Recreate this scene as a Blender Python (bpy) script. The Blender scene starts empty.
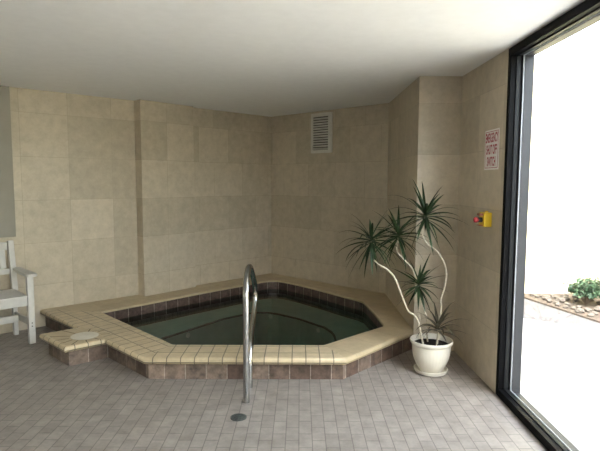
import bpy, bmesh, math, random
from mathutils import Vector, Matrix, Euler
random.seed(7)
S = bpy.context.scene
C = S.collection
PI = math.pi

# ------------------------------------------------------------------ helpers
class MB:
    """collects geometry (with uv) for ONE mesh object"""
    def __init__(s):
        s.v, s.f, s.uv, s.mi = [], [], [], []
    def face(s, pts, uvs=None, m=0):
        b = len(s.v)
        s.v += [tuple(p) for p in pts]
        s.f.append(tuple(range(b, b + len(pts))))
        s.uv.append([tuple(u) for u in uvs] if uvs else [(p[0], p[1]) for p in pts])
        s.mi.append(m)
    def box(s, lo, hi, M=None, m=0):
        x0, y0, z0 = lo; x1, y1, z1 = hi
        c = [Vector(p) for p in ((x0,y0,z0),(x1,y0,z0),(x1,y1,z0),(x0,y1,z0),(x0,y0,z1),(x1,y0,z1),(x1,y1,z1),(x0,y1,z1))]
        if M: c = [M @ p for p in c]
        for q in ((3,2,1,0),(4,5,6,7),(0,1,5,4),(1,2,6,5),(2,3,7,6),(3,0,4,7)):
            s.face([c[i] for i in q], None, m)
    def tube(s, path, rad, n=12, cap=True):
        path = [Vector(p) for p in path]
        R = rad if isinstance(rad, (list, tuple)) else [rad] * len(path)
        rings = []
        up = None
        for i, p in enumerate(path):
            t = (path[min(i+1, len(path)-1)] - path[max(i-1, 0)]).normalized()
            if up is None:
                up = t.orthogonal().normalized()
            up = (up - t * up.dot(t)).normalized()
            w = t.cross(up)
            rings.append([p + (up * math.cos(2*PI*k/n) + w * math.sin(2*PI*k/n)) * R[i] for k in range(n)])
        b = len(s.v)
        for r in rings: s.v += [tuple(q) for q in r]
        def add(f):
            s.f.append(tuple(f)); s.uv.append([(0, 0)] * len(f)); s.mi.append(0)
        for i in range(len(rings) - 1):
            for k in range(n):
                add((b+i*n+k, b+i*n+(k+1) % n, b+(i+1)*n+(k+1) % n, b+(i+1)*n+k))
        if cap:
            add([b+k for k in range(n)][::-1]); add([b+(len(rings)-1)*n+k for k in range(n)])
    def lathe(s, prof, n=48, c=(0, 0, 0), closed=False, M=None, rmod=None):
        b = len(s.v)
        for (r, z) in prof:
            for k in range(n):
                a = 2*PI*k/n
                rr = r * (rmod(a, z) if rmod else 1)
                p = Vector((rr*math.cos(a), rr*math.sin(a), z))
                if M: p = M @ p
                s.v.append((p.x+c[0], p.y+c[1], p.z+c[2]))
        m = len(prof)
        for i in range(m if closed else m-1):
            j = (i+1) % m
            for k in range(n):
                s.f.append((b+i*n+k, b+i*n+(k+1) % n, b+j*n+(k+1) % n, b+j*n+k)); s.uv.append([(0, 0)]*4); s.mi.append(0)
        if not closed:
            s.f.append(tuple(b+k for k in range(n))[::-1]); s.uv.append([(0, 0)]*n); s.mi.append(0)
            s.f.append(tuple(b+(m-1)*n+k for k in range(n))); s.uv.append([(0, 0)]*n); s.mi.append(0)
    def build(s, name, mats, parent=None, smooth=False, bevel=0, weld=True, normals=True):
        me = bpy.data.meshes.new(name)
        me.from_pydata(s.v, [], s.f)
        uvl = me.uv_layers.new(name='UVMap')
        for p in me.polygons:
            p.material_index = s.mi[p.index]
            for k, li in enumerate(p.loop_indices):
                uvl.data[li].uv = s.uv[p.index][k]
        if weld or normals:
            bm = bmesh.new(); bm.from_mesh(me)
            if weld: bmesh.ops.remove_doubles(bm, verts=bm.verts, dist=1e-5)
            if normals: bmesh.ops.recalc_face_normals(bm, faces=bm.faces)
            bm.to_mesh(me); bm.free()
        for m in (mats if isinstance(mats, (list, tuple)) else [mats]): me.materials.append(m)
        o = bpy.data.objects.new(name, me); C.objects.link(o)
        if parent: o.parent = parent
        if smooth:
            for p in me.polygons: p.use_smooth = True
            me.set_sharp_from_angle(angle=math.radians(40))
        if bevel:
            md = o.modifiers.new('bevel', 'BEVEL'); md.width = bevel; md.segments = 2; md.limit_method = 'ANGLE'; md.angle_limit = math.radians(50)
        return o

def tag(o, label=None, cat=None, group=None, kind=None):
    if label: o['label'] = label
    if cat: o['category'] = cat
    if group: o['group'] = group
    if kind: o['kind'] = kind
    return o
def empty(name, loc=(0, 0, 0), rz=0):
    o = bpy.data.objects.new(name, None); C.objects.link(o)
    o.location = loc; o.rotation_euler = (0, 0, rz); o.empty_display_size = .1
    return o

# ------------------------------------------------------------------ materials
def newmat(name):
    m = bpy.data.materials.new(name); m.use_nodes = True
    nt = m.node_tree
    for n in list(nt.nodes):
        if n.type not in ('BSDF_PRINCIPLED', 'OUTPUT_MATERIAL'): nt.nodes.remove(n)
    b = next(n for n in nt.nodes if n.type == 'BSDF_PRINCIPLED')
    return m, nt, b
def N(nt, t, **kw):
    n = nt.nodes.new(t)
    for k, v in kw.items():
        if k in n.inputs: n.inputs[k].default_value = v
        else: setattr(n, k, v)
    return n
def rgb(c): return (c[0], c[1], c[2], 1)
def plain(name, col, rough=.5, metal=0, var=.06, scale=30, bump=0, spec=.5):
    m, nt, b = newmat(name)
    tc = N(nt, 'ShaderNodeTexCoord')
    no = N(nt, 'ShaderNodeTexNoise', Scale=scale, Detail=4.0)
    nt.links.new(tc.outputs['Object'], no.inputs['Vector'])
    r = N(nt, 'ShaderNodeValToRGB')
    r.color_ramp.elements[0].position = .3; r.color_ramp.elements[1].position = .7
    r.color_ramp.elements[0].color = rgb([x*(1-var) for x in col]); r.color_ramp.elements[1].color = rgb([min(1, x*(1+var)) for x in col])
    nt.links.new(no.outputs['Fac'], r.inputs['Fac']); nt.links.new(r.outputs['Color'], b.inputs['Base Color'])
    b.inputs['Roughness'].default_value = rough; b.inputs['Metallic'].default_value = metal
    b.inputs['Specular IOR Level'].default_value = spec
    if bump:
        bp = N(nt, 'ShaderNodeBump', Strength=bump, Distance=.01)
        nt.links.new(no.outputs['Fac'], bp.inputs['Height']); nt.links.new(bp.outputs['Normal'], b.inputs['Normal'])
    return m
def tiled(name, c1, c2, mortar, bw, rh, msize, offset=.5, rough=.5, mottle=.18, mscale=9, bump=.3, mott2=(1, 1, 1), fine=60, freq=2, spec=.5, smooth=.1, mottle2_scale=2.5):
    m, nt, b = newmat(name)
    uv = N(nt, 'ShaderNodeUVMap', uv_map='UVMap')
    br = N(nt, 'ShaderNodeTexBrick', Scale=1.0)
    br.offset = offset; br.offset_frequency = freq; br.squash = 1.0
    br.inputs['Color1'].default_value = rgb(c1); br.inputs['Color2'].default_value = rgb(c2); br.inputs['Mortar'].default_value = rgb(mortar)
    br.inputs['Mortar Size'].default_value = msize; br.inputs['Mortar Smooth'].default_value = smooth
    br.inputs['Brick Width'].default_value = bw; br.inputs['Row Height'].default_value = rh
    nt.links.new(uv.outputs['UV'], br.inputs['Vector'])
    geo = N(nt, 'ShaderNodeNewGeometry')
    n1 = N(nt, 'ShaderNodeTexNoise', Scale=float(mscale), Detail=6.0, Roughness=.65)
    n2 = N(nt, 'ShaderNodeTexNoise', Scale=float(fine), Detail=3.0)
    n3 = N(nt, 'ShaderNodeTexNoise', Scale=float(mottle2_scale), Detail=2.0)
    for q in (n1, n2, n3): nt.links.new(geo.outputs['Position'], q.inputs['Vector'])
    add = N(nt, 'ShaderNodeMath', operation='ADD'); nt.links.new(n1.outputs['Fac'], add.inputs[0])
    mu = N(nt, 'ShaderNodeMath', operation='MULTIPLY'); mu.inputs[1].default_value = .2
    nt.links.new(n2.outputs['Fac'], mu.inputs[0]); nt.links.new(mu.outputs[0], add.inputs[1])
    r = N(nt, 'ShaderNodeValToRGB')
    r.color_ramp.elements[0].position = .38; r.color_ramp.elements[1].position = .82
    r.color_ramp.elements[0].color = rgb([1-mottle]*3); r.color_ramp.elements[1].color = rgb([1+mottle*a for a in mott2])
    nt.links.new(add.outputs[0], r.inputs['Fac'])
    mx = N(nt, 'ShaderNodeMix', data_type='RGBA', blend_type='MULTIPLY'); mx.inputs['Factor'].default_value = 1
    nt.links.new(br.outputs['Color'], mx.inputs['A']); nt.links.new(r.outputs['Color'], mx.inputs['B'])
    nt.links.new(mx.outputs['Result'], b.inputs['Base Color'])
    b.inputs['Roughness'].default_value = rough; b.inputs['Specular IOR Level'].default_value = spec
    inv = N(nt, 'ShaderNodeMath', operation='SUBTRACT'); inv.inputs[0].default_value = 1
    nt.links.new(br.outputs['Fac'], inv.inputs[1])
    ad2 = N(nt, 'ShaderNodeMath', operation='MULTIPLY_ADD'); ad2.inputs[1].default_value = .25
    nt.links.new(n1.outputs['Fac'], ad2.inputs[0]); nt.links.new(inv.outputs[0], ad2.inputs[2])
    bp = N(nt, 'ShaderNodeBump', Strength=bump, Distance=.004)
    nt.links.new(ad2.outputs[0], bp.inputs['Height']); nt.links.new(bp.outputs['Normal'], b.inputs['Normal'])
    return m

M = {}
M['wall'] = tiled('travertine_wall_tile', (.525, .455, .35), (.43, .37, .28), (.40, .345, .262), .452, .432, .0025, 0, .40, .13, 11, .12, spec=.35)
M['wallbond'] = tiled('travertine_wall_tile_staggered', (.525, .455, .35), (.43, .37, .28), (.40, .345, .262), .452, .432, .0025, .5, .40, .13, 11, .12, spec=.35)
M['floor'] = tiled('stamped_floor_tile', (.305, .27, .24), (.262, .232, .205), (.16, .14, .125), .157, .0775, .0028, .5, .46, .24, 9, .4, spec=.4)
M['ceiling'] = plain('painted_plaster_ceiling', (.82, .815, .808), .85, 0, .02, 14, .08, spec=.2)
M['coping'] = tiled('cream_coping_tile', (.575, .468, .305), (.505, .41, .26), (.185, .155, .11), .104, .15, .0045, 0, .38, .16, 12, .4, spec=.4)
M['deck'] = tiled('cream_deck_tile', (.49, .395, .25), (.46, .37, .235), (.39, .32, .20), .30, .30, .003, 0, .42, .14, 8, .2, spec=.4)
M['grout'] = plain('dark_grout', (.11, .09, .065), .8)
M['kerb'] = tiled('maroon_slate_tile', (.092, .062, .048), (.25, .20, .16), (.33, .295, .255), .158, .158, .003, 0, .4, .62, 14, .3, (1, .85, .8), spec=.4)
M['band'] = tiled('maroon_waterline_tile', (.085, .06, .05), (.125, .09, .074), (.34, .30, .25), .152, .30, .0035, 0, .3, .5, 22, .3, (1, .85, .8), spec=.4)
M['basin'] = plain('grey_green_basin_plaster', (.40, .53, .49), .6, 0, .12, 6)
M['trim'] = plain('dark_bench_edge_tile', (.02, .026, .024), .5)
M['steel'] = plain('polished_stainless_steel', (.46, .46, .45), .2, 1, .03, 40)
M['black'] = plain('black_window_frame', (.004, .004, .0045), .5, 0, .1, 20, spec=.05)
M['bronze'] = plain('dark_grey_window_frame', (.011, .012, .013), .5, 0, .1, 20, spec=.12)
M['outer'] = plain('grey_outer_frame', (.03, .031, .034), .45, 0, .05, 20, spec=.2)
M['gasket'] = plain('pale_daylight_strip', (.40, .42, .45), .4)  # pale colour stands in for outdoor light in the gap at the glass
M['whitepot'] = plain('white_ceramic', (.70, .66, .57), .3, 0, .03, 20)
M['soil'] = plain('potting_soil', (.02, .015, .011), .95, 0, .5, 90, .6)
M['bark'] = plain('pale_dracaena_bark', (.50, .44, .34), .75, 0, .25, 120, .4)
M['leaf'] = plain('dark_green_leaf', (.018, .034, .012), .5, 0, .45, 9, spec=.25)
M['leafred'] = plain('reddish_green_leaf', (.058, .048, .028), .42, 0, .4, 9)
M['whitewood'] = plain('white_painted_slats', (.56, .54, .50), .5, 0, .05, 25)
M['screw'] = plain('dark_screw_head', (.05, .045, .04), .4)
M['panel'] = plain('grey_painted_panel', (.30, .28, .235), .7, 0, .04, 8)
M['vent'] = plain('off_white_metal_grille', (.62, .60, .54), .5, 0, .04, 20)
M['dark'] = plain('dark_duct', (.11, .105, .09), .9)
M['signw'] = plain('white_sign_board', (.80, .78, .76), .4, 0, .02, 20)
M['signr'] = plain('crimson_sign_ink', (.36, .025, .06), .5, 0, .05, 20)
M['yellow'] = plain('yellow_switch_housing', (.82, .56, .03), .4, 0, .04, 20)
M['red'] = plain('red_push_button', (.30, .02, .025), .5)
M['blk'] = plain('black_plastic', (.012, .012, .012), .4)
M['rust'] = plain('brick_red_plastic', (.26, .07, .04), .45)
M['lid'] = plain('ivory_skimmer_lid', (.66, .62, .53), .45, 0, .05, 30)
M['drain'] = plain('dark_cast_metal', (.085, .095, .087), .6, .4, .4, 60)
M['gwall'] = plain('cream_garden_wall', (.66, .61, .42), .9, 0, .04, 3)
M['patio'] = plain('pale_patio_concrete', (.50, .49, .48), .9, 0, .06, 4)
M['path'] = tiled('grey_paver_path', (.088, .086, .094), (.075, .073, .080), (.05, .05, .054), .4, .2, .008, .5, .85, .2, 6, .3)
M['bed'] = plain('brown_planting_soil', (.07, .052, .04), .95, 0, .4, 30, .5)
M['rock'] = plain('tan_and_grey_garden_rock', (.095, .080, .068), .9, 0, .5, 5, .5)
M['shrub'] = plain('shrub_leaf', (.028, .062, .030), .55, 0, .5, 6)
M['twig'] = plain('shrub_twig', (.12, .09, .06), .9)
M['jet'] = plain('white_jet_fitting', (.75, .78, .74), .4)

def schlick(nt, f0, normal=None):
    lw = N(nt, 'ShaderNodeLayerWeight', Blend=.5)
    if normal: nt.links.new(normal, lw.inputs['Normal'])
    pw = N(nt, 'ShaderNodeMath', operation='POWER'); pw.inputs[1].default_value = 5
    nt.links.new(lw.outputs['Facing'], pw.inputs[0])
    ma = N(nt, 'ShaderNodeMath', operation='MULTIPLY_ADD'); ma.inputs[1].default_value = 1-f0; ma.inputs[2].default_value = f0
    nt.links.new(pw.outputs[0], ma.inputs[0]); return ma
def glass_mat():
    m, nt, b = newmat('clear_window_glass'); nt.nodes.remove(b)
    out = next(n for n in nt.nodes if n.type == 'OUTPUT_MATERIAL')
    tr = N(nt, 'ShaderNodeBsdfTransparent', Color=(.95, .97, .96, 1)); gl = N(nt, 'ShaderNodeBsdfGlossy', Roughness=.0)
    fr = schlick(nt, .06); mx = N(nt, 'ShaderNodeMixShader')
    nt.links.new(fr.outputs[0], mx.inputs[0]); nt.links.new(tr.outputs[0], mx.inputs[1]); nt.links.new(gl.outputs[0], mx.inputs[2])
    nt.links.new(mx.outputs[0], out.inputs['Surface']); return m
def water_mat():
    m, nt, b = newmat('still_green_water'); nt.nodes.remove(b)
    out = next(n for n in nt.nodes if n.type == 'OUTPUT_MATERIAL')
    tr = N(nt, 'ShaderNodeBsdfTransparent', Color=(.47, .71, .66, 1)); gl = N(nt, 'ShaderNodeBsdfGlossy', Roughness=.04)
    fr = N(nt, 'ShaderNodeFresnel', IOR=1.33); mx = N(nt, 'ShaderNodeMixShader')
    geo = N(nt, 'ShaderNodeNewGeometry'); no = N(nt, 'ShaderNodeTexNoise', Scale=5.0, Detail=2.0)
    bp = N(nt, 'ShaderNodeBump', Strength=.05, Distance=.01)
    nt.links.new(geo.outputs['Position'], no.inputs['Vector']); nt.links.new(no.outputs['Fac'], bp.inputs['Height'])
    nt.links.new(bp.outputs['Normal'], gl.inputs['Normal']); nt.links.new(bp.outputs['Normal'], fr.inputs['Normal'])
    nt.links.new(fr.outputs[0], mx.inputs[0]); nt.links.new(tr.outputs[0], mx.inputs[1]); nt.links.new(gl.outputs[0], mx.inputs[2])
    nt.links.new(mx.outputs[0], out.inputs['Surface']); return m
M['glass'] = glass_mat(); M['water'] = water_mat()

# ------------------------------------------------------------------ plan of the room
HC = 2.387
WX = 1.391                                   # window wall plane
A, B, B2, CC, D = (-2.78, 4.98), (-1.865, 5.795), (-1.768, 5.708), (-1.294, 6.232), (-.409, 7.204)
E_, F_, G_, H_ = (1.009, 5.893), (1.009, 4.404), (1.372, 4.404), (1.391, 3.493)
dAB = Vector((B[0]-A[0], B[1]-A[1])).normalized()
AL = (A[0]-dAB.x*2.2, A[1]-dAB.y*2.2)
dCD = Vector((D[0]-CC[0], D[1]-CC[1])).normalized()
C2 = (CC[0]-dCD.y*.075, CC[1]+dCD.x*.075)
YB = -4.5
T = .12
def wall(name, a, b, z0=0, z1=HC, u0=0, mat='wall'):
    """a wall slab; the room lies on the right of a->b"""
    a, b = Vector(a), Vector(b); d = (b-a); L = d.length; d.normalize(); n = Vector((-d.y, d.x))
    mb = MB()
    p = [a, b, b+n*T, a+n*T]
    P = lambda q, z: (q.x, q.y, z)
    mb.face([P(p[0], z0), P(p[1], z0), P(p[1], z1), P(p[0], z1)], [(u0, z0), (u0+L, z0), (u0+L, z1), (u0, z1)])
    mb.face([P(p[1], z0), P(p[2], z0), P(p[2], z1), P(p[1], z1)], [(0, z0), (T, z0), (T, z1), (0, z1)])
    mb.face([P(p[2], z0), P(p[3], z0), P(p[3], z1), P(p[2], z1)])
    mb.face([P(p[3], z0), P(p[0], z0), P(p[0], z1), P(p[3], z1)], [(0, z0), (T, z0), (T, z1), (0, z1)])
    mb.face([P(q, z1) for q in p]); mb.face([P(q, z0) for q in p[::-1]])
    o = mb.build(name, M[mat]); o['kind'] = 'structure'
    return o
wall('wall_left', AL, B, u0=.004)
# pilaster on the left wall, stepping out of it
wall('wall_pilaster_side', B, B2, u0=.05)
wall('wall_pilaster', B2, CC, u0=.12)
wall('wall_pilaster_return', CC, C2)
wall('wall_back_left', C2, D, u0=.1, mat='wallbond')
wall('wall_back_right', D, E_, u0=.2, mat='wallbond')
wall('wall_side', E_, (F_[0], F_[1]+T), u0=.3)
wall('wall_column', F_, G_, u0=.05)
wall('wall_right', G_, H_, u0=.028)
wall('wall_far_left', (AL[0], YB), AL, mat='ceiling')
wall('wall_rear', (WX, YB), (AL[0], YB), mat='ceiling')

# floor with a hole for the tub basin
KZ = .18
def V2(p): return Vector((p[0], p[1]))
O3, O2, O1 = (1.009, 4.45), (.33, 3.742), (-1.141, 3.738)
P1, P2, P3, P4 = (-1.62, 4.200), (-1.86, 3.995), (-2.165, 4.28), (-1.925, 4.481)
O7 = (-2.6137, 5.1255)
k = 1.0217
INNER = [(-1.006, 3.916), (.194, 3.916), (.756, 4.45), (.765, 4.52), (.745, 4.85), (.702, 5.30), (.685, 5.40), (.63, 5.50), (.53, 5.62),
         (.237, 6.0), (-.003, 6.29), (-.131, 6.42), (-.21, 6.50), (-.30, 6.545), (-.40, 6.54), (-.48, 6.50), (-.554, 6.42), (-.713, 6.26), (-1.162, 5.80), (-1.976, 4.922)]
INNER = [(x*k, y*k) for x, y in INNER]
def fill(loops, z, mb_uv=lambda p: (p[0], p[1])):
    """triangulated polygon with holes -> list of triangles"""
    bm = bmesh.new(); es = []
    for lp in loops:
        vs = [bm.verts.new((p[0], p[1], z)) for p in lp]
        for i in range(len(vs)): es.append(bm.edges.new((vs[i], vs[(i+1) % len(vs)])))
    r = bmesh.ops.triangle_fill(bm, edges=es, use_beauty=True)
    tris = [[tuple(v.co) for v in f.verts] for f in bm.faces]
    bm.free()
    out = []
    for t in tris:
        a, b, c = [Vector(q) for q in t]
        if (b-a).cross(c-a).z < 0: t = t[::-1]
        out.append(t)
    return out
ROOM = [AL, A, B, B2, CC, C2, D, E_, F_, G_, H_, (WX+.16, H_[1]), (WX+.16, YB-.16), (AL[0], YB-.16)]
fl = MB()
for t in fill([ROOM, INNER], 0): fl.face(t, [(p[0]+.002, p[1]) for p in t])
for t in fill([ROOM, INNER], -.06): fl.face(t[::-1])
for i in range(len(ROOM)):
    a, b = ROOM[i], ROOM[(i+1) % len(ROOM)]
    fl.face([(a[0], a[1], -.06), (b[0], b[1], -.06), (b[0], b[1], 0), (a[0], a[1], 0)])
for i in range(len(INNER)):
    a, b = INNER[i], INNER[(i+1) % len(INNER)]
    fl.face([(a[0], a[1], -.06), (b[0], b[1], -.06), (b[0], b[1], 0), (a[0], a[1], 0)])
# floor rows run across the view, columns along it: swap so that the long joints run towards the tub
for i, uvs in enumerate(fl.uv): fl.uv[i] = [(v[1], v[0]) for v in uvs]
tag(fl.build('floor', M['floor']), kind='structure')
ce = MB()
CE = [(AL[0]-.2, YB-.2), (WX+.16, YB-.2), (WX+.16, 7.5), (AL[0]-.2, 7.5)]
ce.box((AL[0]-.25, YB-1.8, HC), (WX+.16, 7.6, HC+.28))  # runs past the rear wall: unseen overhang added to keep the sun out
tag(ce.build('ceiling', M['ceiling']), kind='structure')

# ------------------------------------------------------------------ windows along the right side
def window(name, y1, y0, at=None, rz=0):
    """opening from y1 (far) to y0 (near); x grows outwards"""
    root = empty(name, at or (WX, y1, 0), rz); root['kind'] = 'structure'
    L = y1-y0
    def ring(nm, xa, xb, w, mat, zt=HC-.004, zb=.002, ws=None, wh=None):
        mb = MB(); ws = ws or w; wh = wh or w
        mb.box((xa, -w, zb), (xb, -.001, zt)); mb.box((xa, -L+.001, zb), (xb, -L+w, zt))
        mb.box((xa, -L+w, zb), (xb, -w, zb+ws)); mb.box((xa, -L+w, zt-wh), (xb, -w, zt))
        return mb.build(nm, M[mat], root, bevel=.002)
    ring('inner_frame', .000, .036, .045, 'black', ws=.05, wh=.05)
    ring('frame', .0365, .066, .052, 'bronze', ws=.056, wh=.058)
    ring('gasket', .0665, .0795, .046, 'black', ws=.045, wh=.05)
    ring('daylight_strip', .080, .0865, .058, 'gasket', ws=.048, wh=.056)  # bright line of daylight beside the glass, put in as a pale ring
    ring('outer_frame', .087, .148, .060, 'outer', ws=.03, wh=.06)
    g = MB(); g.box((.0815, -L+.05, .045), (.0855, -.05, HC-.05)); g.build('glass', M['glass'], root)
    return root
window('window_1', H_[1]-.002, 1.35)
window('window_2', 1.35, -1.1)
window('window_3', -1.1, YB+.002)

# ------------------------------------------------------------------ hot tub
tub = empty('hot_tub', (0, 0, 0))
tag(tub, 'sunken corner hot tub with cream tiled coping above maroon tiled kerb', 'hot tub')
KP = [O3, O2, O1, P1, P2, P3, P4, O7]          # kerb face, from the side wall round to the left wall
def offset(path, d):
    """move an open path sideways by d (to the right of its direction is outwards here)"""
    out = []
    n = len(path)
    for i in range(n):
        p = V2(path[i])
        if i > 0: a = (p-V2(path[i-1])).normalized()
        if i < n-1: b = (V2(path[i+1])-p).normalized()
        if i == 0: a = b
        if i == n-1: b = a
        na, nb = Vector((a.y, -a.x)), Vector((b.y, -b.x))
        m = (na+nb).normalized()
        out.append(p-m*d/max(.3, m.dot(na)))
    return out
# the path runs clockwise or not: outwards must point away from the tub centre
test = offset(KP, .05)
SG = 1 if (test[1]-Vector((-.4, 5))).length > (V2(KP[1])-Vector((-.4, 5))).length else -1
def off(d):
    r = offset(KP, SG*d)
    # ends stay on the walls
    r[0].x = 1.008
    t = (r[-1]-V2(A)); n = Vector((dAB.y, -dAB.x)); r[-1] = r[-1]-n*(t.dot(n)-.001)
    return r
# riser
kb = MB(); acc = 0
for i in range(len(KP)-1):
    a, b = V2(KP[i]), V2(KP[i+1]); L = (b-a).length
    if i == 1: acc = .07
    uv = [(acc, .012), (acc+L, .012), (acc+L, .165), (acc, .165)]
    kb.face([(a.x, a.y, 0), (b.x, b.y, 0), (b.x, b.y, .130), (a.x, a.y, .130)], uv)
    acc += L
kb.build('kerb_tiling', M['kerb'], tub, weld=False)
# coping: bullnose + flat top
PROF = [(.022, .180), (.036, .1785), (.045, .173), (.050, .164), (.0515, .153), (.049, .140), (.042, .131), (.030, .127), (-.002, .127)]
rings = [off(p[0]) for p in PROF]
cp = MB()
cp.face([(r[0].x, r[0].y, q[1]) for r, q in zip(rings, PROF)], m=1)
arc = [0]
for i in range(1, len(PROF)): arc.append(arc[-1]+math.hypot(PROF[i][0]-PROF[i-1][0], PROF[i][1]-PROF[i-1][1]))
edge_dirs = [(V2(KP[i+1])-V2(KP[i])).normalized() for i in range(len(KP)-1)]
def uvof(i, p, v, o=None):
    o = o or V2(KP[i]); return ((Vector((p[0], p[1]))-o).dot(edge_dirs[i])+.03, v+.055)
for i in range(len(KP)-1):
    for j in range(len(PROF)-1):
        a, b, c, d = rings[j][i], rings[j][i+1], rings[j+1][i+1], rings[j+1][i]
        za, zb = PROF[j][1], PROF[j+1][1]
        cp.face([(a.x, a.y, za), (b.x, b.y, za), (c.x, c.y, zb), (d.x, d.y, zb)],
                [uvof(i, a, -arc[j]), uvof(i, b, -arc[j]), uvof(i, c, -arc[j+1]), uvof(i, d, -arc[j+1])], 1 if i == 0 else 0)
T0 = rings[0]
# inner lip a little inside the top flat
IL = [V2(p) for p in INNER]
I1, I2, I3, I6 = IL[0], IL[1], IL[2], IL[-1]
def section(i, pts):
    n = Vector((edge_dirs[i].y, -edge_dirs[i].x))
    o = T0[i]
    uv = []
    for p in pts: uv.append(uvof(i, p, abs((Vector(p)-o).dot(n))))
    cp.face([(p[0], p[1], KZ) for p in pts], uv, 1 if i in (0, 4) else 0)
def along(p):
    d = (I6-I1).normalized(); return I1+d*((V2(p)-I1).dot(d))
J1, J4 = along(P1), along(P4)
section(0, [T0[0], T0[1], I2, I3])
section(1, [T0[1], T0[2], I1, I2])
section(2, [T0[2], T0[3], J1, I1])
section(2, [T0[3], T0[6], J4, J1])
section(6, [T0[6], T0[7], I6, J4])
section(4, [T0[4], T0[5], T0[6], T0[3]])
LC = Vector((-1.825, 4.222))                      # middle of the skimmer lid
for an in (215, 243, 268, 297, 330, 150, 185, 20, 60, 100):
    d = Vector((math.cos(math.radians(an)), math.sin(math.radians(an)))); w = Vector((-d.y, d.x))*.0045
    best = .36
    for i in (2, 3, 4, 5, 6):
        a_, b_ = T0[i], T0[i+1]
        ed = b_-a_; den = d.x*ed.y-d.y*ed.x
        if i not in (3, 4, 5) or abs(den) < 1e-6: continue
        q = a_-LC; t_ = (q.x*ed.y-q.y*ed.x)/den; u_ = (q.x*d.y-q.y*d.x)/den
        if 0 <= u_ <= 1 and t_ > .12: best = min(best, t_)
    if an in (20, 60, 100): best = .20
    a_, b_ = LC+d*.125, LC+d*best
    cp.face([(*(a_-w), KZ+.0006), (*(b_-w), KZ+.0006), (*(b_+w), KZ+.0006), (*(a_+w), KZ+.0006)], m=2)
cp.build('coping', [M['coping'], M['deck'], M['grout']], tub, smooth=True)
# inner lip rounding: strips from the inner outline down to the waterline band
def inner_off(d):
    n = len(IL); out = []
    for i in range(n):
        p = IL[i]; a = (p-IL[i-1]).normalized(); b = (IL[(i+1) % n]-p).normalized()
        na, nb = Vector((-a.y, a.x)), Vector((-b.y, b.x)); m = (na+nb).normalized()
        out.append(p+m*d/max(.35, m.dot(na)))
    return out
LP = [(0, .180), (.006, .178), (.010, .172), (.011, .162), (.007, .154), (-.012, .151)]
lr = [inner_off(q[0]) for q in LP]
lp = MB(); n = len(IL)
for j in range(len(LP)-1):
    acc = 0
    for i in range(n):
        a, b, c, d = lr[j][i], lr[j][(i+1) % n], lr[j+1][(i+1) % n], lr[j+1][i]
        L = (b-a).length
        m = 0 if i in (0, 1, n-1) else 1
        lp.face([(a.x, a.y, LP[j][1]), (b.x, b.y, LP[j][1]), (c.x, c.y, LP[j+1][1]), (d.x, d.y, LP[j+1][1])],
                [(acc, .06), (acc+L, .06), (acc+L, .08), (acc, .08)], m); acc += L
lp.build('inner_lip', [M['coping'], M['deck']], tub, smooth=True)
# wide deck behind, up to the walls
e = .0012
EE, FF = (E_[0]-e, E_[1]-e), (F_[0]-e, T0[0].y)
WL = [V2(q) for q in (T0[0], E_, D, C2, CC, B2, B, T0[7])]
def inset(i, d=.002):
    a = (WL[i]-WL[i-1]).normalized(); b = (WL[i+1]-WL[i]).normalized()
    na, nb = Vector((-a.y, a.x)), Vector((-b.y, b.x)); q = (na+nb).normalized(); return tuple(WL[i]+q*d/max(.3, q.dot(na)))
deck_loop = [tuple(T0[0])] + [inset(i) for i in range(1, 7)] + [tuple(T0[7])] + [tuple(p) for p in IL[:1:-1]]
dk = MB()
for t in fill([deck_loop], KZ): dk.face(t, [((p[0]*.683+p[1]*.73), (-p[0]*.73+p[1]*.683)) for p in t])
dk.build('coping_deck', M['deck'], tub)
# waterline band
IB = inner_off(-.010); bd = MB(); acc = 0
for i in range(n):
    a, b = IB[i], IB[(i+1) % n]; L = (b-a).length
    bd.face([(a.x, a.y, -.07), (b.x, b.y, -.07), (b.x, b.y, .154), (a.x, a.y, .154)], [(acc, .02), (acc+L, .02), (acc+L, .26), (acc, .26)]); acc += L
bd.build('waterline_tiling', M['band'], tub, normals=False, weld=False)
# basin: seat bench round an inner well
ZB, ZF = -.07, -.55
WELL = [(-1.02, 4.42), (.20, 4.42), (.352, 4.80), (.352, 5.05), (.335, 5.18), (.265, 5.36), (-.004, 5.69), (-.25, 5.90), (-.385, 5.975), (-.50, 5.975), (-.602, 5.93), (-.862, 5.69), (-1.37, 4.95)]
bs = MB()
for t in fill([[tuple(p) for p in IB], WELL], ZB): bs.face(t)
for i in range(len(WELL)):
    a, b = WELL[i], WELL[(i+1) % len(WELL)]
    bs.face([(a[0], a[1], ZF), (b[0], b[1], ZF), (b[0], b[1], ZB), (a[0], a[1], ZB)])
for t in fill([WELL], ZF): bs.face(t)
bs.build('basin', M['basin'], tub, normals=True)
tr = MB(); W = [Vector(p) for p in WELL]; m = len(W)
def woff(d):
    out = []
    for i in range(m):
        p = W[i]; a = (p-W[i-1]).normalized(); b = (W[(i+1) % m]-p).normalized()
        na, nb = Vector((-a.y, a.x)), Vector((-b.y, b.x)); q = (na+nb).normalized(); out.append(p+q*d/max(.4, q.dot(na)))
    return out
w0, w1 = woff(-.012), woff(.005)
for i in range(m):
    j = (i+1) % m
    tr.face([(w0[i].x, w0[i].y, ZB+.004), (w0[j].x, w0[j].y, ZB+.004), (w1[j].x, w1[j].y, ZB+.004), (w1[i].x, w1[i].y, ZB+.004)])
    tr.face([(w1[i].x, w1[i].y, ZB+.004), (w1[j].x, w1[j].y, ZB+.004), (w1[j].x, w1[j].y, ZB-.014), (w1[i].x, w1[i].y, ZB-.014)])
tr.build('bench_edge', M['trim'], tub)
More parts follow.
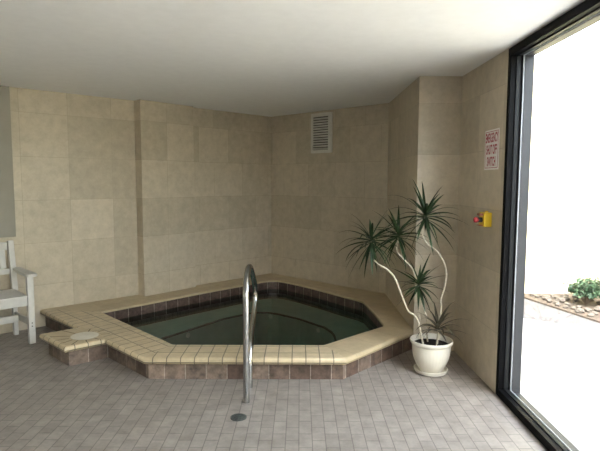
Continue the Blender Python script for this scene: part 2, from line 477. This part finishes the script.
# water
wt = MB(); IW = inner_off(-.0095)
for t in fill([[tuple(p) for p in IW]], .055): wt.face(t)
wo = wt.build('pool_water', M['water'])
tag(wo, 'still dark green water filling the hot tub', 'water', kind='stuff')
# jets on the riser below the bench edge
def jet(t0, t1, f, z, label):
    a, b = Vector(t0), Vector(t1); p = a+(b-a)*f; d = (b-a).normalized(); nrm = Vector((-d.y, d.x))
    Mx = Matrix.Translation((p.x, p.y, z)) @ Vector((0, 0, 1)).rotation_difference(Vector((nrm.x, nrm.y, 0))).to_matrix().to_4x4()
    mb = MB(); mb.lathe([(.026, .001), (.026, .006), (.020, .010), (.011, .010), (.009, .005)], 20, M=Mx)
    o = mb.build('pool_jet', M['jet'], smooth=True); tag(o, label, 'jet', 'water jets under the bench edge')
jet(WELL[11], WELL[12], .62, -.125, 'small white water jet in hot tub, the one left of the steel rail')
jet(WELL[7], WELL[8], .72, -.115, 'small white water jet in hot tub near its back corner')
jet(WELL[5], WELL[6], .22, -.125, 'small white water jet in hot tub nearest the potted plant')
# skimmer lid
sl = MB(); sl.lathe([(.112, .0), (.112, .002), (.107, .0035), (.03, .004), (.028, .003), (.001, .003)], 40)
o = sl.build('skimmer_lid', M['lid'], smooth=True); o.location = (-1.825, 4.222, KZ+.001)
tag(o, 'round ivory skimmer lid set in the coping left of the hot tub', 'lid')

# ------------------------------------------------------------------ grab rail
def arc_path(pts, r, n=8):
    """polyline with rounded corners"""
    P = [Vector(p) for p in pts]; out = [P[0]]
    for i in range(1, len(P)-1):
        a, b = (P[i-1]-P[i]), (P[i+1]-P[i]); la, lb = a.length, b.length; a.normalize(); b.normalize()
        rr = r[i-1]
        ang = a.angle(b); t = min(rr/math.tan(ang/2), la*.49, lb*.49)
        s, e_ = P[i]+a*t, P[i]+b*t
        for q in range(n+1):
            u = q/n
            out.append((1-u)**2*s+2*u*(1-u)*P[i]+u*u*e_)
    out.append(P[-1]); return out
X0 = -.359
RP = [(3.335, 0), (3.335, .40), (3.335, .70), (3.352, .775), (3.42, .845), (3.54, .885), (3.68, .868), (3.88, .78), (4.06, .68), (4.125, .61), (4.14, .54), (4.10, .475), (4.0, .43), (3.75, .335), (3.65, .285), (3.60, .21), (3.59, .12), (3.59, 0)]
gr = MB()
path = []
RP3 = [Vector((X0-(.009*max(0, min(1, (y-3.335)/.7))), y, z)) for y, z in RP]
def smoothp(P, n=6):
    out = []
    for i in range(len(P)-1):
        p0, p1, p2, p3 = P[max(i-1, 0)], P[i], P[i+1], P[min(i+2, len(P)-1)]
        for q in range(n):
            t = q/n
            out.append(.5*((2*p1)+(p2-p0)*t+(2*p0-5*p1+4*p2-p3)*t*t+(3*p1-p0-3*p2+p3)*t**3))
    out.append(P[-1]); return out
path = smoothp(RP3, 5)
gr.tube(path, .0215, 20)
gro = gr.build('grab_rail', M['steel'], smooth=True)
tag(gro, 'curved stainless steel grab rail rising from the floor before the hot tub', 'rail')

# floor drain
dr = MB(); dr.lathe([(.052, .0), (.052, .003), (.046, .004), (.001, .004)], 28)
for i in range(-3, 4):
    w = math.sqrt(max(0, .042**2-(i*.012)**2)); dr.box((-w, i*.012-.0025, .004), (w, i*.012+.0025, .006))
o = dr.build('floor_drain', M['drain']); o.location = (-.386, 3.112, .0005)
tag(o, 'small round dark floor drain in front of the steel rail', 'drain')

# ------------------------------------------------------------------ potted dracaena
PX, PY = 1.035, 3.90
pl = empty('potted_dracaena', (PX, PY, 0))
tag(pl, 'tall potted dracaena with pale bent stems in white ribbed pot beside hot tub', 'potted plant')
sa = MB(); sa.lathe([(.100, .0005), (.120, .008), (.132, .034), (.127, .036), (.114, .014), (.09, .012), (.001, .012)], 56)
sa.build('saucer', M['whitepot'], pl, smooth=True)
po = MB()
def rib(a, z): return 1+.006*math.cos(34*a)*(1 if .04 < z < .20 else 0)
outer = [(.001, .013), (.076, .013), (.083, .018), (.098, .040), (.119, .078), (.136, .120), (.1455, .170), (.149, .212), (.150, .226), (.157, .233), (.163, .243), (.166, .255), (.163, .264), (.156, .265), (.150, .256), (.144, .238), (.136, .205), (.10, .205), (.001, .205)]
po.lathe(outer, 136, rmod=rib)
po.build('pot', M['whitepot'], pl, smooth=True)
so = MB(); so.lathe([(.143, .224), (.11, .230), (.07, .226), (.03, .233), (.001, .232)], 40)
so.build('soil', M['soil'], pl, smooth=True)
CAMH = 1.5
def px(x, y, Y):
    """photo measurement -> position in the room at distance Y, relative to the pot"""
    f, hor, roll = 508.6, 180.76, -.0037
    p = math.atan((225.5-hor)/f); dx, dy = x-300, y-225.5
    x2 = dx*math.cos(roll)+dy*math.sin(roll); y2 = -dx*math.sin(roll)+dy*math.cos(roll)
    a, b = x2/f, -y2/f
    r = (a, math.cos(p)+b*math.sin(p), -math.sin(p)+b*math.cos(p)); t = Y/r[1]
    return Vector((r[0]*t-PX, Y-PY, CAMH+r[2]*t))
def smoothp(P, n=6):
    out = []
    for i in range(len(P)-1):
        p0, p1, p2, p3 = P[max(i-1, 0)], P[i], P[i+1], P[min(i+2, len(P)-1)]
        for q in range(n):
            t = q/n
            out.append(.5*((2*p1)+(p2-p0)*t+(2*p0-5*p1+4*p2-p3)*t*t+(3*p1-p0-3*p2+p3)*t**3))
    out.append(P[-1]); return out
def foliage(c, n, lmin, lmax, up, parent, mat='leaf', lo=-.55, hi=1.4, droop=1.0, wid=.0115, seed=1, axis=None):
    rnd = random.Random(seed); mb = MB(); ga = PI*(3-math.sqrt(5))
    for i in range(n):
        el = math.asin(math.sin(max(lo, -1.4))+(math.sin(min(hi, 1.45))-math.sin(max(lo, -1.4)))*(i+.5)/n); az = i*ga+rnd.uniform(-.25, .25)
        L = rnd.uniform(lmin, lmax); d = Vector((math.cos(az)*math.cos(el), math.sin(az)*math.cos(el), math.sin(el))).normalized()
        st = c+Vector((0, 0, .045*(i/n)-.02))
        pts = []; p = st.copy(); segs = 8; dd = d.copy(); bend = droop*rnd.uniform(.35, 1.3)*(.25+.75*math.cos(el))
        for s in range(segs+1):
            pts.append(p.copy()); dd = (dd+Vector((0, 0, -bend*.17*(s/segs)*1.4))).normalized(); p = p+dd*(L/segs)
        side = d.cross(Vector((0, 0, 1)))
        if side.length < .05: side = Vector((1, 0, 0))
        side.normalize(); roll = rnd.uniform(-.5, .5)
        b = len(mb.v)
        for s, q in enumerate(pts):
            t = s/segs; w = wid*(.55+.45*min(1, t*4))*(1-max(0, t-.35)/.65)**.8+.0006
            tg = (pts[min(s+1, segs)]-pts[max(s-1, 0)]).normalized(); sd = (Matrix.Rotation(roll, 3, tg) @ side); nn = sd.cross(tg).normalized()
            mb.v += [tuple(q-sd*w+nn*w*.25), tuple(q-nn*w*.12), tuple(q+sd*w+nn*w*.25)]
        for s in range(segs):
            for e2 in (0, 1):
                i0 = b+s*3+e2
                mb.f.append((i0, i0+1, i0+4, i0+3)); mb.uv.append([(0, 0)]*4); mb.mi.append(0)
    o = mb.build('foliage', M[mat], parent, smooth=False, weld=False, normals=False)
    for p in o.data.polygons: p.use_smooth = True
    return o
def stem(pts, r0, r1, name='trunk'):
    P = smoothp([px(*q) for q in pts]); mb = MB(); n = len(P)
    mb.tube(P, [.8*(r0+(r1-r0)*i/(n-1)) for i in range(n)], 10)
    return mb.build(name, M['bark'], pl, smooth=True), P[-1]
Yc = PY
t1, h1 = stem([(424.5, 346, Yc-.03), (423.3, 341, Yc-.03), (419.3, 322, Yc-.03), (414.5, 314, Yc-.03), (408.8, 310, Yc-.03), (402.3, 295, Yc-.04), (395, 277, Yc-.05), (386.5, 268, Yc-.06), (379, 264, Yc-.06), (372.5, 256, Yc-.05), (371.3, 241, Yc-.05)], .0105, .0075)
foliage(h1, 40, .23, .33, 1, t1, seed=3, lo=-1.25, hi=1.2, droop=1.3)
t2, h2 = stem([(429, 346, Yc+.05), (427.7, 330, Yc+.05), (427.5, 317, Yc+.06), (424, 307, Yc+.07), (419.5, 290, Yc+.07), (413, 269, Yc+.06), (403, 257.5, Yc+.05), (397, 250, Yc+.05), (398.5, 236, Yc+.05)], .0085, .0065)
foliage(h2, 34, .22, .31, 1, t2, seed=5, lo=-1.2, hi=1.2, droop=1.3)
t3, h3 = stem([(438, 346, Yc-.01), (438.2, 340, Yc-.01), (439.4, 327.5, Yc-.01), (442, 306, Yc), (441.2, 299, Yc), (444.7, 287.5, Yc), (446.7, 272, Yc+.01), (443.4, 259.5, Yc+.01), (436.4, 249.5, Yc), (427.5, 243, Yc), (422.5, 233, Yc), (425, 216, Yc)], .0095, .007)
foliage(h3, 36, .25, .36, 1, t3, seed=9, lo=-1.1, hi=1.35, droop=1.2)
t4, h4 = stem([(423, 346, Yc+.08), (421.5, 325, Yc+.08), (419, 300, Yc+.08), (419.3, 284.5, Yc+.05)], .0055, .005)
foliage(h4, 30, .18, .26, 1, t4, seed=12, lo=-1.1, hi=1.3)
t5, h5 = stem([(437, 346, Yc-.06), (438.5, 336, Yc-.06), (438.5, 328, Yc-.06)], .006, .005)
foliage(h5, 22, .16, .28, 1, t5, 'leafred', seed=21, lo=-.1, hi=1.2, droop=1.7)

# ------------------------------------------------------------------ white slatted armchair
fw = Vector((.695, -.72)).normalized()
lf = Vector((-fw.y, fw.x))                      # the chair's left
W_, Dp = .58, .40
front_l = Vector((-2.465, 4.575))
org = front_l-fw*(Dp/2)-lf*(W_/2)
ch = empty('armchair', (org.x, org.y, 0), math.atan2(lf.y, lf.x))   # local x = chair's left, local -y = forward
tag(ch, 'white slatted wooden armchair under the grey wall panel', 'chair')
hx, hy = W_/2, Dp/2
def bar(name, p, q, w, d, mat='whitewood', bevel=.004, up=(0, 0, 1), parent=ch):
    """rectangular bar from p to q; w along the side axis, d along the remaining axis"""
    p, q = Vector(p), Vector(q); t = (q-p).normalized(); u = Vector(up)
    s = t.cross(u)
    if s.length < .05: s = t.cross(Vector((0, 1, 0)))
    s.normalize(); v = s.cross(t).normalized()
    mb = MB(); c = []
    for e2 in (p, q):
        for a, b in ((-1, -1), (1, -1), (1, 1), (-1, 1)): c.append(e2+s*a*w/2+v*b*d/2)
    for f in ((3, 2, 1, 0), (4, 5, 6, 7), (0, 1, 5, 4), (1, 2, 6, 5), (2, 3, 7, 6), (3, 0, 4, 7)): mb.face([c[i] for i in f])
    return mb.build(name, M[mat], parent, bevel=bevel)
for sx in (-1, 1):
    lg = bar('leg', (sx*hx, -hy, .001), (sx*hx, -hy, .625), .054, .054, up=(0, 1, 0))
    for zz in (.165, .195):
        mb = MB(); mb.lathe([(.0055, 0), (.0055, .002), (.001, .002)], 12, c=(0, 0, 0), M=Matrix.Translation((sx*hx, -hy-.027, zz)) @ Matrix.Rotation(PI/2, 4, 'X'))
        mb.build('screw', M['screw'], lg)
    bar('leg', (sx*(hx-.03), hy-.005, .001), (sx*(hx-.03), hy+.005, .43), .040, .055, up=(0, 1, 0))
    # back post, leaning
    bar('back_post', (sx*(hx-.022), hy-.0, .432), (sx*(hx-.022), hy+.085, .91), .050, .06, up=(0, 1, 0))
    # arm
    mb = MB(); prof = [(-hy-.075, .034), (-hy-.055, .046), (-hy+.02, .048), (hy-.02, .036), (hy+.03, .030)]
    for i in range(len(prof)-1):
        y0, w0_ = prof[i]; y1_, w1_ = prof[i+1]; cx = sx*(hx+.004)
        pts0 = [(cx-w0_, y0), (cx+w0_, y0)]; pts1 = [(cx-w1_, y1_), (cx+w1_, y1_)]
        for z, rev in ((.626, True), (.654, False)):
            q = [(*pts0[0], z), (*pts0[1], z), (*pts1[1], z), (*pts1[0], z)]; mb.face(q[::-1] if rev else q)
        mb.face([(*pts0[0], .626), (*pts1[0], .626), (*pts1[0], .654), (*pts0[0], .654)])
        mb.face([(*pts0[1], .626), (*pts1[1], .626), (*pts1[1], .654), (*pts0[1], .654)])
    for y0, w0_ in (prof[0], prof[-1]):
        mb.face([(sx*(hx+.004)-w0_, y0, .626), (sx*(hx+.004)+w0_, y0, .626), (sx*(hx+.004)+w0_, y0, .654), (sx*(hx+.004)-w0_, y0, .654)])
    mb.build('armrest', M['whitewood'], ch, bevel=.005)
    bar('side_rail', (sx*(hx-.026), -hy+.026, .385), (sx*(hx-.026), hy-.03, .385), .022, .07)
st_ = MB()
for i in range(6):
    y0 = -hy-.022+i*.071; st_.box((-hx+.028, y0, .430), (hx-.028, y0+.062, .452))
st_.build('seat', M['whitewood'], ch, bevel=.004)
bar('apron', (-hx+.024, -hy, .392), (hx-.024, -hy, .392), .022, .072)
bar('stretcher', (-hx+.05, .02, .20), (hx-.05, .02, .20), .03, .065)
for sx in (-1, 1): bar('side_stretcher', (sx*(hx-.012), -hy+.024, .20), (sx*(hx-.03), hy-.03, .20), .024, .06)
def back_y(z): return hy+(z-.432)*.203
bar('back_rail', (-hx+.049, back_y(.86), .86), (hx-.049, back_y(.86), .86), .026, .075)
bar('back_rail', (-hx+.049, back_y(.62), .62), (hx-.049, back_y(.62), .62), .026, .055)
for i in range(5):
    x = -.19+i*.095; bar('back_slat', (x, back_y(.648), .648), (x, back_y(.822), .822), .05, .018, up=(0, 1, 0))
# grey panel on the left wall, over the chair
nL = Vector((dAB.y, -dAB.x))
a = V2(A)-dAB*.02+nL*.001; b = V2(A)-dAB*1.6+nL*.001
mb = MB(); t = nL*.03
c = [a, b, b+t, a+t]
z0, z1 = .945, HC-.002
for q in range(4):
    u, v = c[q], c[(q+1) % 4]; mb.face([(u.x, u.y, z0), (v.x, v.y, z0), (v.x, v.y, z1), (u.x, u.y, z1)])
mb.face([(q.x, q.y, z0) for q in c]); mb.face([(q.x, q.y, z1) for q in c])
tag(mb.build('grey_board', M['panel'], bevel=.003), 'flat grey panel on the tiled wall above the white armchair', 'panel', kind='thing')

# ------------------------------------------------------------------ air vent in the back right wall
dDE = (V2(E_)-V2(D)).normalized(); nDE = Vector((dDE.y, -dDE.x))
va = Vector((.152, 6.686)); va = V2(D)+dDE*((va-V2(D)).dot(dDE))+nDE*.001
vt = empty('air_vent', (va.x, va.y, 1.856), math.atan2(dDE.y, dDE.x))      # local x along wall, local -y into the room
tag(vt, 'white louvred air vent high on the tiled back wall', 'vent')
VW, VH, fwid = .345, .500, .038
mb = MB()
mb.box((0, -.022, 0), (fwid*.7, 0, VH)); mb.box((VW-fwid*1.5, -.022, 0), (VW, 0, VH)); mb.box((fwid*.7, -.022, 0), (VW-fwid*1.5, 0, fwid)); mb.box((fwid*.7, -.022, VH-fwid*1.1), (VW-fwid*1.5, 0, VH))
mb.build('frame', M['vent'], vt, bevel=.003)
mb = MB(); mb.box((fwid*.7, -.003, fwid), (VW-fwid*1.5, -.0005, VH-fwid*1.1)); mb.build('duct', M['dark'], vt)
for i in range(13):
    z = fwid+.016+i*.0315
    mb = MB(); mb.box((fwid*.7+.001, -.0118, -.002), (VW-fwid*1.5-.001, .0118, .002), Matrix.Translation((0, -.0125, z)) @ Matrix.Rotation(math.radians(-42), 4, 'X'))
    mb.build('louvre', M['vent'], vt)

# ------------------------------------------------------------------ sign and emergency switch on the right wall
dGH = (V2(H_)-V2(G_)).normalized(); nGH = Vector((dGH.y, -dGH.x))
def on_gh(y):
    t = (y-G_[1])/dGH.y; p = V2(G_)+dGH*t; return p+nGH*.001
p0 = on_gh(3.838)
sg = empty('wall_sign', (p0.x, p0.y, 1.585), math.atan2(dGH.y, dGH.x))
tag(sg, 'white emergency shut off sign with red lettering on the right wall', 'sign')
SW, SH = .255, .288
mb = MB(); mb.box((0, -.003, 0), (SW, 0, SH)); mb.build('board', M['signw'], sg)
mb = MB(); bw = .004; mg = .012
for lo, hi in (((mg, mg), (SW-mg, mg+bw)), ((mg, SH-mg-bw), (SW-mg, SH-mg)), ((mg, mg+bw), (mg+bw, SH-mg-bw)), ((SW-mg-bw, mg+bw), (SW-mg, SH-mg-bw))):
    mb.box((lo[0], -.0036, lo[1]), (hi[0], -.0031, hi[1]))
mb.build('border', M['signr'], sg)
def text(s, cx, cz, w, h, parent):
    cu = bpy.data.curves.new('lettering', 'FONT'); cu.body = s; cu.size = 1; cu.extrude = .0; cu.offset = .03
    o = bpy.data.objects.new('tmp_text', cu); C.objects.link(o)
    bpy.context.view_layer.update()
    me = bpy.data.meshes.new_from_object(o.evaluated_get(bpy.context.evaluated_depsgraph_get()))
    C.objects.unlink(o); bpy.data.objects.remove(o)
    xs = [v.co.x for v in me.vertices]; ys = [v.co.y for v in me.vertices]
    sx, sy = w/(max(xs)-min(xs)), h/(max(ys)-min(ys)); mx, my = (max(xs)+min(xs))/2, (max(ys)+min(ys))/2
    for v in me.vertices: v.co = ((v.co.x-mx)*sx+cx, -.0037, (v.co.y-my)*sy+cz)
    me.materials.clear(); me.materials.append(M['signr'])
    r = bpy.data.objects.new('lettering', me); C.objects.link(r); r.parent = parent
text('EMERGENCY', SW/2, SH*.80, .222, .070, sg)
text('SHUT OFF', SW/2, SH*.505, .190, .070, sg)
text('SWITCH', SW/2, SH*.205, .155, .070, sg)
p0 = on_gh(3.765)
sw = empty('emergency_switch', (p0.x, p0.y, 1.172), math.atan2(dGH.y, dGH.x))
tag(sw, 'small yellow emergency switch with red push button on the right wall', 'switch')
mb = MB(); mb.box((0, -.056, 0), (.10, 0, .103)); mb.build('housing', M['yellow'], sw, bevel=.004)
mb = MB(); mb.box((.035, -.03, .1035), (.06, -.012, .112)); mb.build('conduit_stub', M['yellow'], sw, bevel=.002)
RX = Matrix.Translation((.055, -.056, .048)) @ Matrix.Rotation(PI/2, 4, 'X')
mb = MB(); mb.lathe([(.018, 0), (.018, .026), (.001, .026)], 24, M=RX); mb.build('collar', M['blk'], sw, smooth=True)
mb = MB(); mb.lathe([(.010, .026), (.010, .034), (.0195, .036), (.021, .044), (.019, .054), (.011, .060), (.001, .061)], 28, M=RX); mb.build('push_button', M['red'], sw, smooth=True)
mb = MB(); mb.box((.03, -.085, .080), (.08, -.0565, .096)); mb.build('guard', M['rust'], sw, bevel=.003)
mb = MB(); mb.box((.03, -.085, .006), (.08, -.0565, .012)); mb.build('guard', M['rust'], sw, bevel=.002)

# ------------------------------------------------------------------ outside
def ground(name, q, mat, z=-.02):
    mb = MB()
    for t in fill([q], z): mb.face(t)
    for t in fill([q], -.08): mb.face(t[::-1])
    for i in range(len(q)):
        a_, b_ = q[i], q[(i+1) % len(q)]; mb.face([(*a_, -.08), (*b_, -.08), (*b_, z), (*a_, z)])
    tag(mb.build(name, M[mat]), kind='structure')
XO = WX+.161
EDGE = [(XO, 6.10), (2.2, 5.72), (2.49, 5.56), (2.75, 5.36), (3.11, 5.15), (3.344, 4.985)]
ground('patio_ground', [(XO, YB-.161), (-7, YB-.161), (-7, YB-9), (4.4, YB-9), (4.4, 4.985)] + EDGE[::-1], 'patio')
ground('path_pavers', EDGE + [(3.30, 5.151), (2.752, 7.2), (XO, 7.2)], 'path')
mb = MB()
q = [(3.345, 4.986), (4.4, 4.986), (4.4, 7.2), (2.753, 7.2)]
for i in range(4):
    a_, b_ = q[i], q[(i+1) % 4]; mb.face([(*a_, -.08), (*b_, -.08), (*b_, 0), (*a_, 0)])
mb.face([(*p, 0) for p in q]); mb.face([(*p, -.08) for p in q[::-1]])
tag(mb.build('ground_planting_bed', M['bed']), kind='structure')
mb = MB(); mb.box((4.0, YB-3, -.1), (4.2, 6.75, 2.3)); tag(mb.build('wall_garden_side', M['gwall']), kind='structure')
mb = MB(); mb.box((WX+.161, 6.75, -.1), (4.2, 6.95, 3.1)); tag(mb.build('wall_garden_end', M['gwall']), kind='structure')
# rocks edging the bed
rnd = random.Random(4)
rock_protos = []
SHR = ((3.48, 6.08), (3.72, 5.50))
for i in range(4):
    bm = bmesh.new(); bmesh.ops.create_icosphere(bm, subdivisions=3, radius=1)
    sd = Vector((rnd.uniform(0, 9), rnd.uniform(0, 9), rnd.uniform(0, 9)))
    from mathutils import noise
    for v in bm.verts:
        d = 1+.35*noise.noise(v.co*1.3+sd)+.12*noise.noise(v.co*3.1+sd); v.co = Vector((v.co.x*d*1.15, v.co.y*d*.9, v.co.z*d*.65))
    me = bpy.data.meshes.new('rock'); bm.to_mesh(me); bm.free(); me.materials.append(M['rock'])
    rock_protos.append(me)
spots = []
for i in range(2500):
    y = rnd.uniform(5.25, 6.6); xe = 3.30-(y-5.15)*.267
    x = xe+.07+abs(rnd.gauss(0, .22)); r = rnd.uniform(.035, .07)
    if x > 3.85 or any(math.hypot(x-a_, y-b_) < .20 for a_, b_ in SHR): continue
    if all(math.hypot(x-a_, y-b_) > (r+c_)*1.12 for a_, b_, c_ in spots): spots.append((x, y, r))
    if len(spots) > 56: break
for (x, y, r) in spots:
    o = bpy.data.objects.new('garden_rock', rnd.choice(rock_protos)); C.objects.link(o)
    o.location = (x, y, r*.42); o.scale = (r*.85, r*.85, r*.8); o.rotation_euler = (0, 0, rnd.uniform(0, 6))
    tag(o, 'rounded tan or grey garden rock edging the planting bed outside', 'rock', 'rocks edging the planting bed outside')
def shrub(x, y, r, h, label, seed, nleaf=1900):
    rn = random.Random(seed); root = empty('garden_shrub', (x, y, 0)); tag(root, label, 'shrub')
    tw = MB(); fo = MB()
    tips = []
    for i in range(26):
        az = rn.uniform(0, 2*PI); el = rn.uniform(.42, 1.5); L = rn.uniform(.65, 1.05)
        d = Vector((math.cos(az)*math.cos(el)*r, math.sin(az)*math.cos(el)*r, math.sin(el)*h))*L
        P = [Vector((0, 0, .0)), d*.5+Vector((0, 0, .03)), d]; tw.tube(P, [.007, .005, .002], 6)
        for q in range(nleaf//26):
            t = rn.uniform(.25, 1.0); c_ = d*t+Vector((rn.gauss(0, .05), rn.gauss(0, .05), rn.gauss(0, .04)))
            if c_.z < .13: c_.z = rn.uniform(.13, .2)
            n_ = Vector((rn.gauss(0, 1), rn.gauss(0, 1), rn.gauss(0, 1)+.8)).normalized(); u = n_.orthogonal().normalized(); u = Matrix.Rotation(rn.uniform(0, 6), 3, n_) @ u; v = n_.cross(u); s = rn.uniform(.022, .042)
            fo.face([c_-u*s, c_+v*s*.45+n_*.004, c_+u*s, c_-v*s*.45+n_*.004])
    tw.build('stem', M['twig'], root); fo.build('foliage', M['shrub'], root, weld=False, normals=False)
shrub(*SHR[0], .33, .34, 'low wide green shrub outside the window, farther along the rock edging', 3)
shrub(*SHR[1], .22, .44, 'taller narrow green shrub outside the window, nearer to the patio', 8)

# ------------------------------------------------------------------ daylight
sun = bpy.data.lights.new('sun', 'SUN'); sun.energy = 3.5; sun.angle = math.radians(.6); sun.color = (1, .97, .92)
so_ = bpy.data.objects.new('sun', sun); C.objects.link(so_)
so_.rotation_euler = Vector((.10, .60, -.80)).to_track_quat('-Z', 'Y').to_euler()
for y1, y0 in ((H_[1], 1.35), (1.35, -1.1), (-1.1, YB)):
    al = bpy.data.lights.new('window_sky_portal', 'AREA'); al.shape = 'RECTANGLE'; al.size = HC-.1; al.size_y = y1-y0-.1
    al.cycles.is_portal = True
    ao = bpy.data.objects.new('window_sky_portal', al); C.objects.link(ao)
    ao.location = (WX+.2, (y1+y0)/2, HC/2); ao.rotation_euler = (0, PI/2, 0)
w = bpy.data.worlds.new('sky'); S.world = w; w.use_nodes = True
nt = w.node_tree; bg = nt.nodes['Background']
sk = nt.nodes.new('ShaderNodeTexSky'); sk.sky_type = 'NISHITA'; sk.sun_disc = False
sk.sun_elevation = math.radians(52); sk.sun_rotation = math.radians(190); sk.dust_density = 3; sk.air_density = 1
hs = N(nt, 'ShaderNodeHueSaturation'); hs.inputs['Saturation'].default_value = .5
nt.links.new(sk.outputs[0], hs.inputs['Color']); nt.links.new(hs.outputs[0], bg.inputs['Color']); bg.inputs['Strength'].default_value = 1.9

# ------------------------------------------------------------------ camera
cam = bpy.data.cameras.new('camera'); co = bpy.data.objects.new('camera', cam); C.objects.link(co)
cam.sensor_fit = 'HORIZONTAL'; cam.sensor_width = 36; cam.lens = 36*508.6/600; cam.clip_start = .05
pitch = math.atan((225.5-180.76)/508.6)
co.location = (0, 0, 1.5)
co.rotation_euler = (Matrix.Rotation(PI/2-pitch, 4, 'X') @ Matrix.Rotation(.0037, 4, 'Z')).to_euler()
S.camera = co
S.view_settings.view_transform = 'Standard'; S.view_settings.look = 'None'; S.view_settings.gamma = 1; S.view_settings.use_curve_mapping = False
S.view_settings.exposure = 0.85
S.cycles.use_denoising = True
S.cycles.max_bounces = 12; S.cycles.diffuse_bounces = 7; S.cycles.transparent_max_bounces = 16
S.cycles.sample_clamp_indirect = 12
S.cycles.caustics_reflective = False
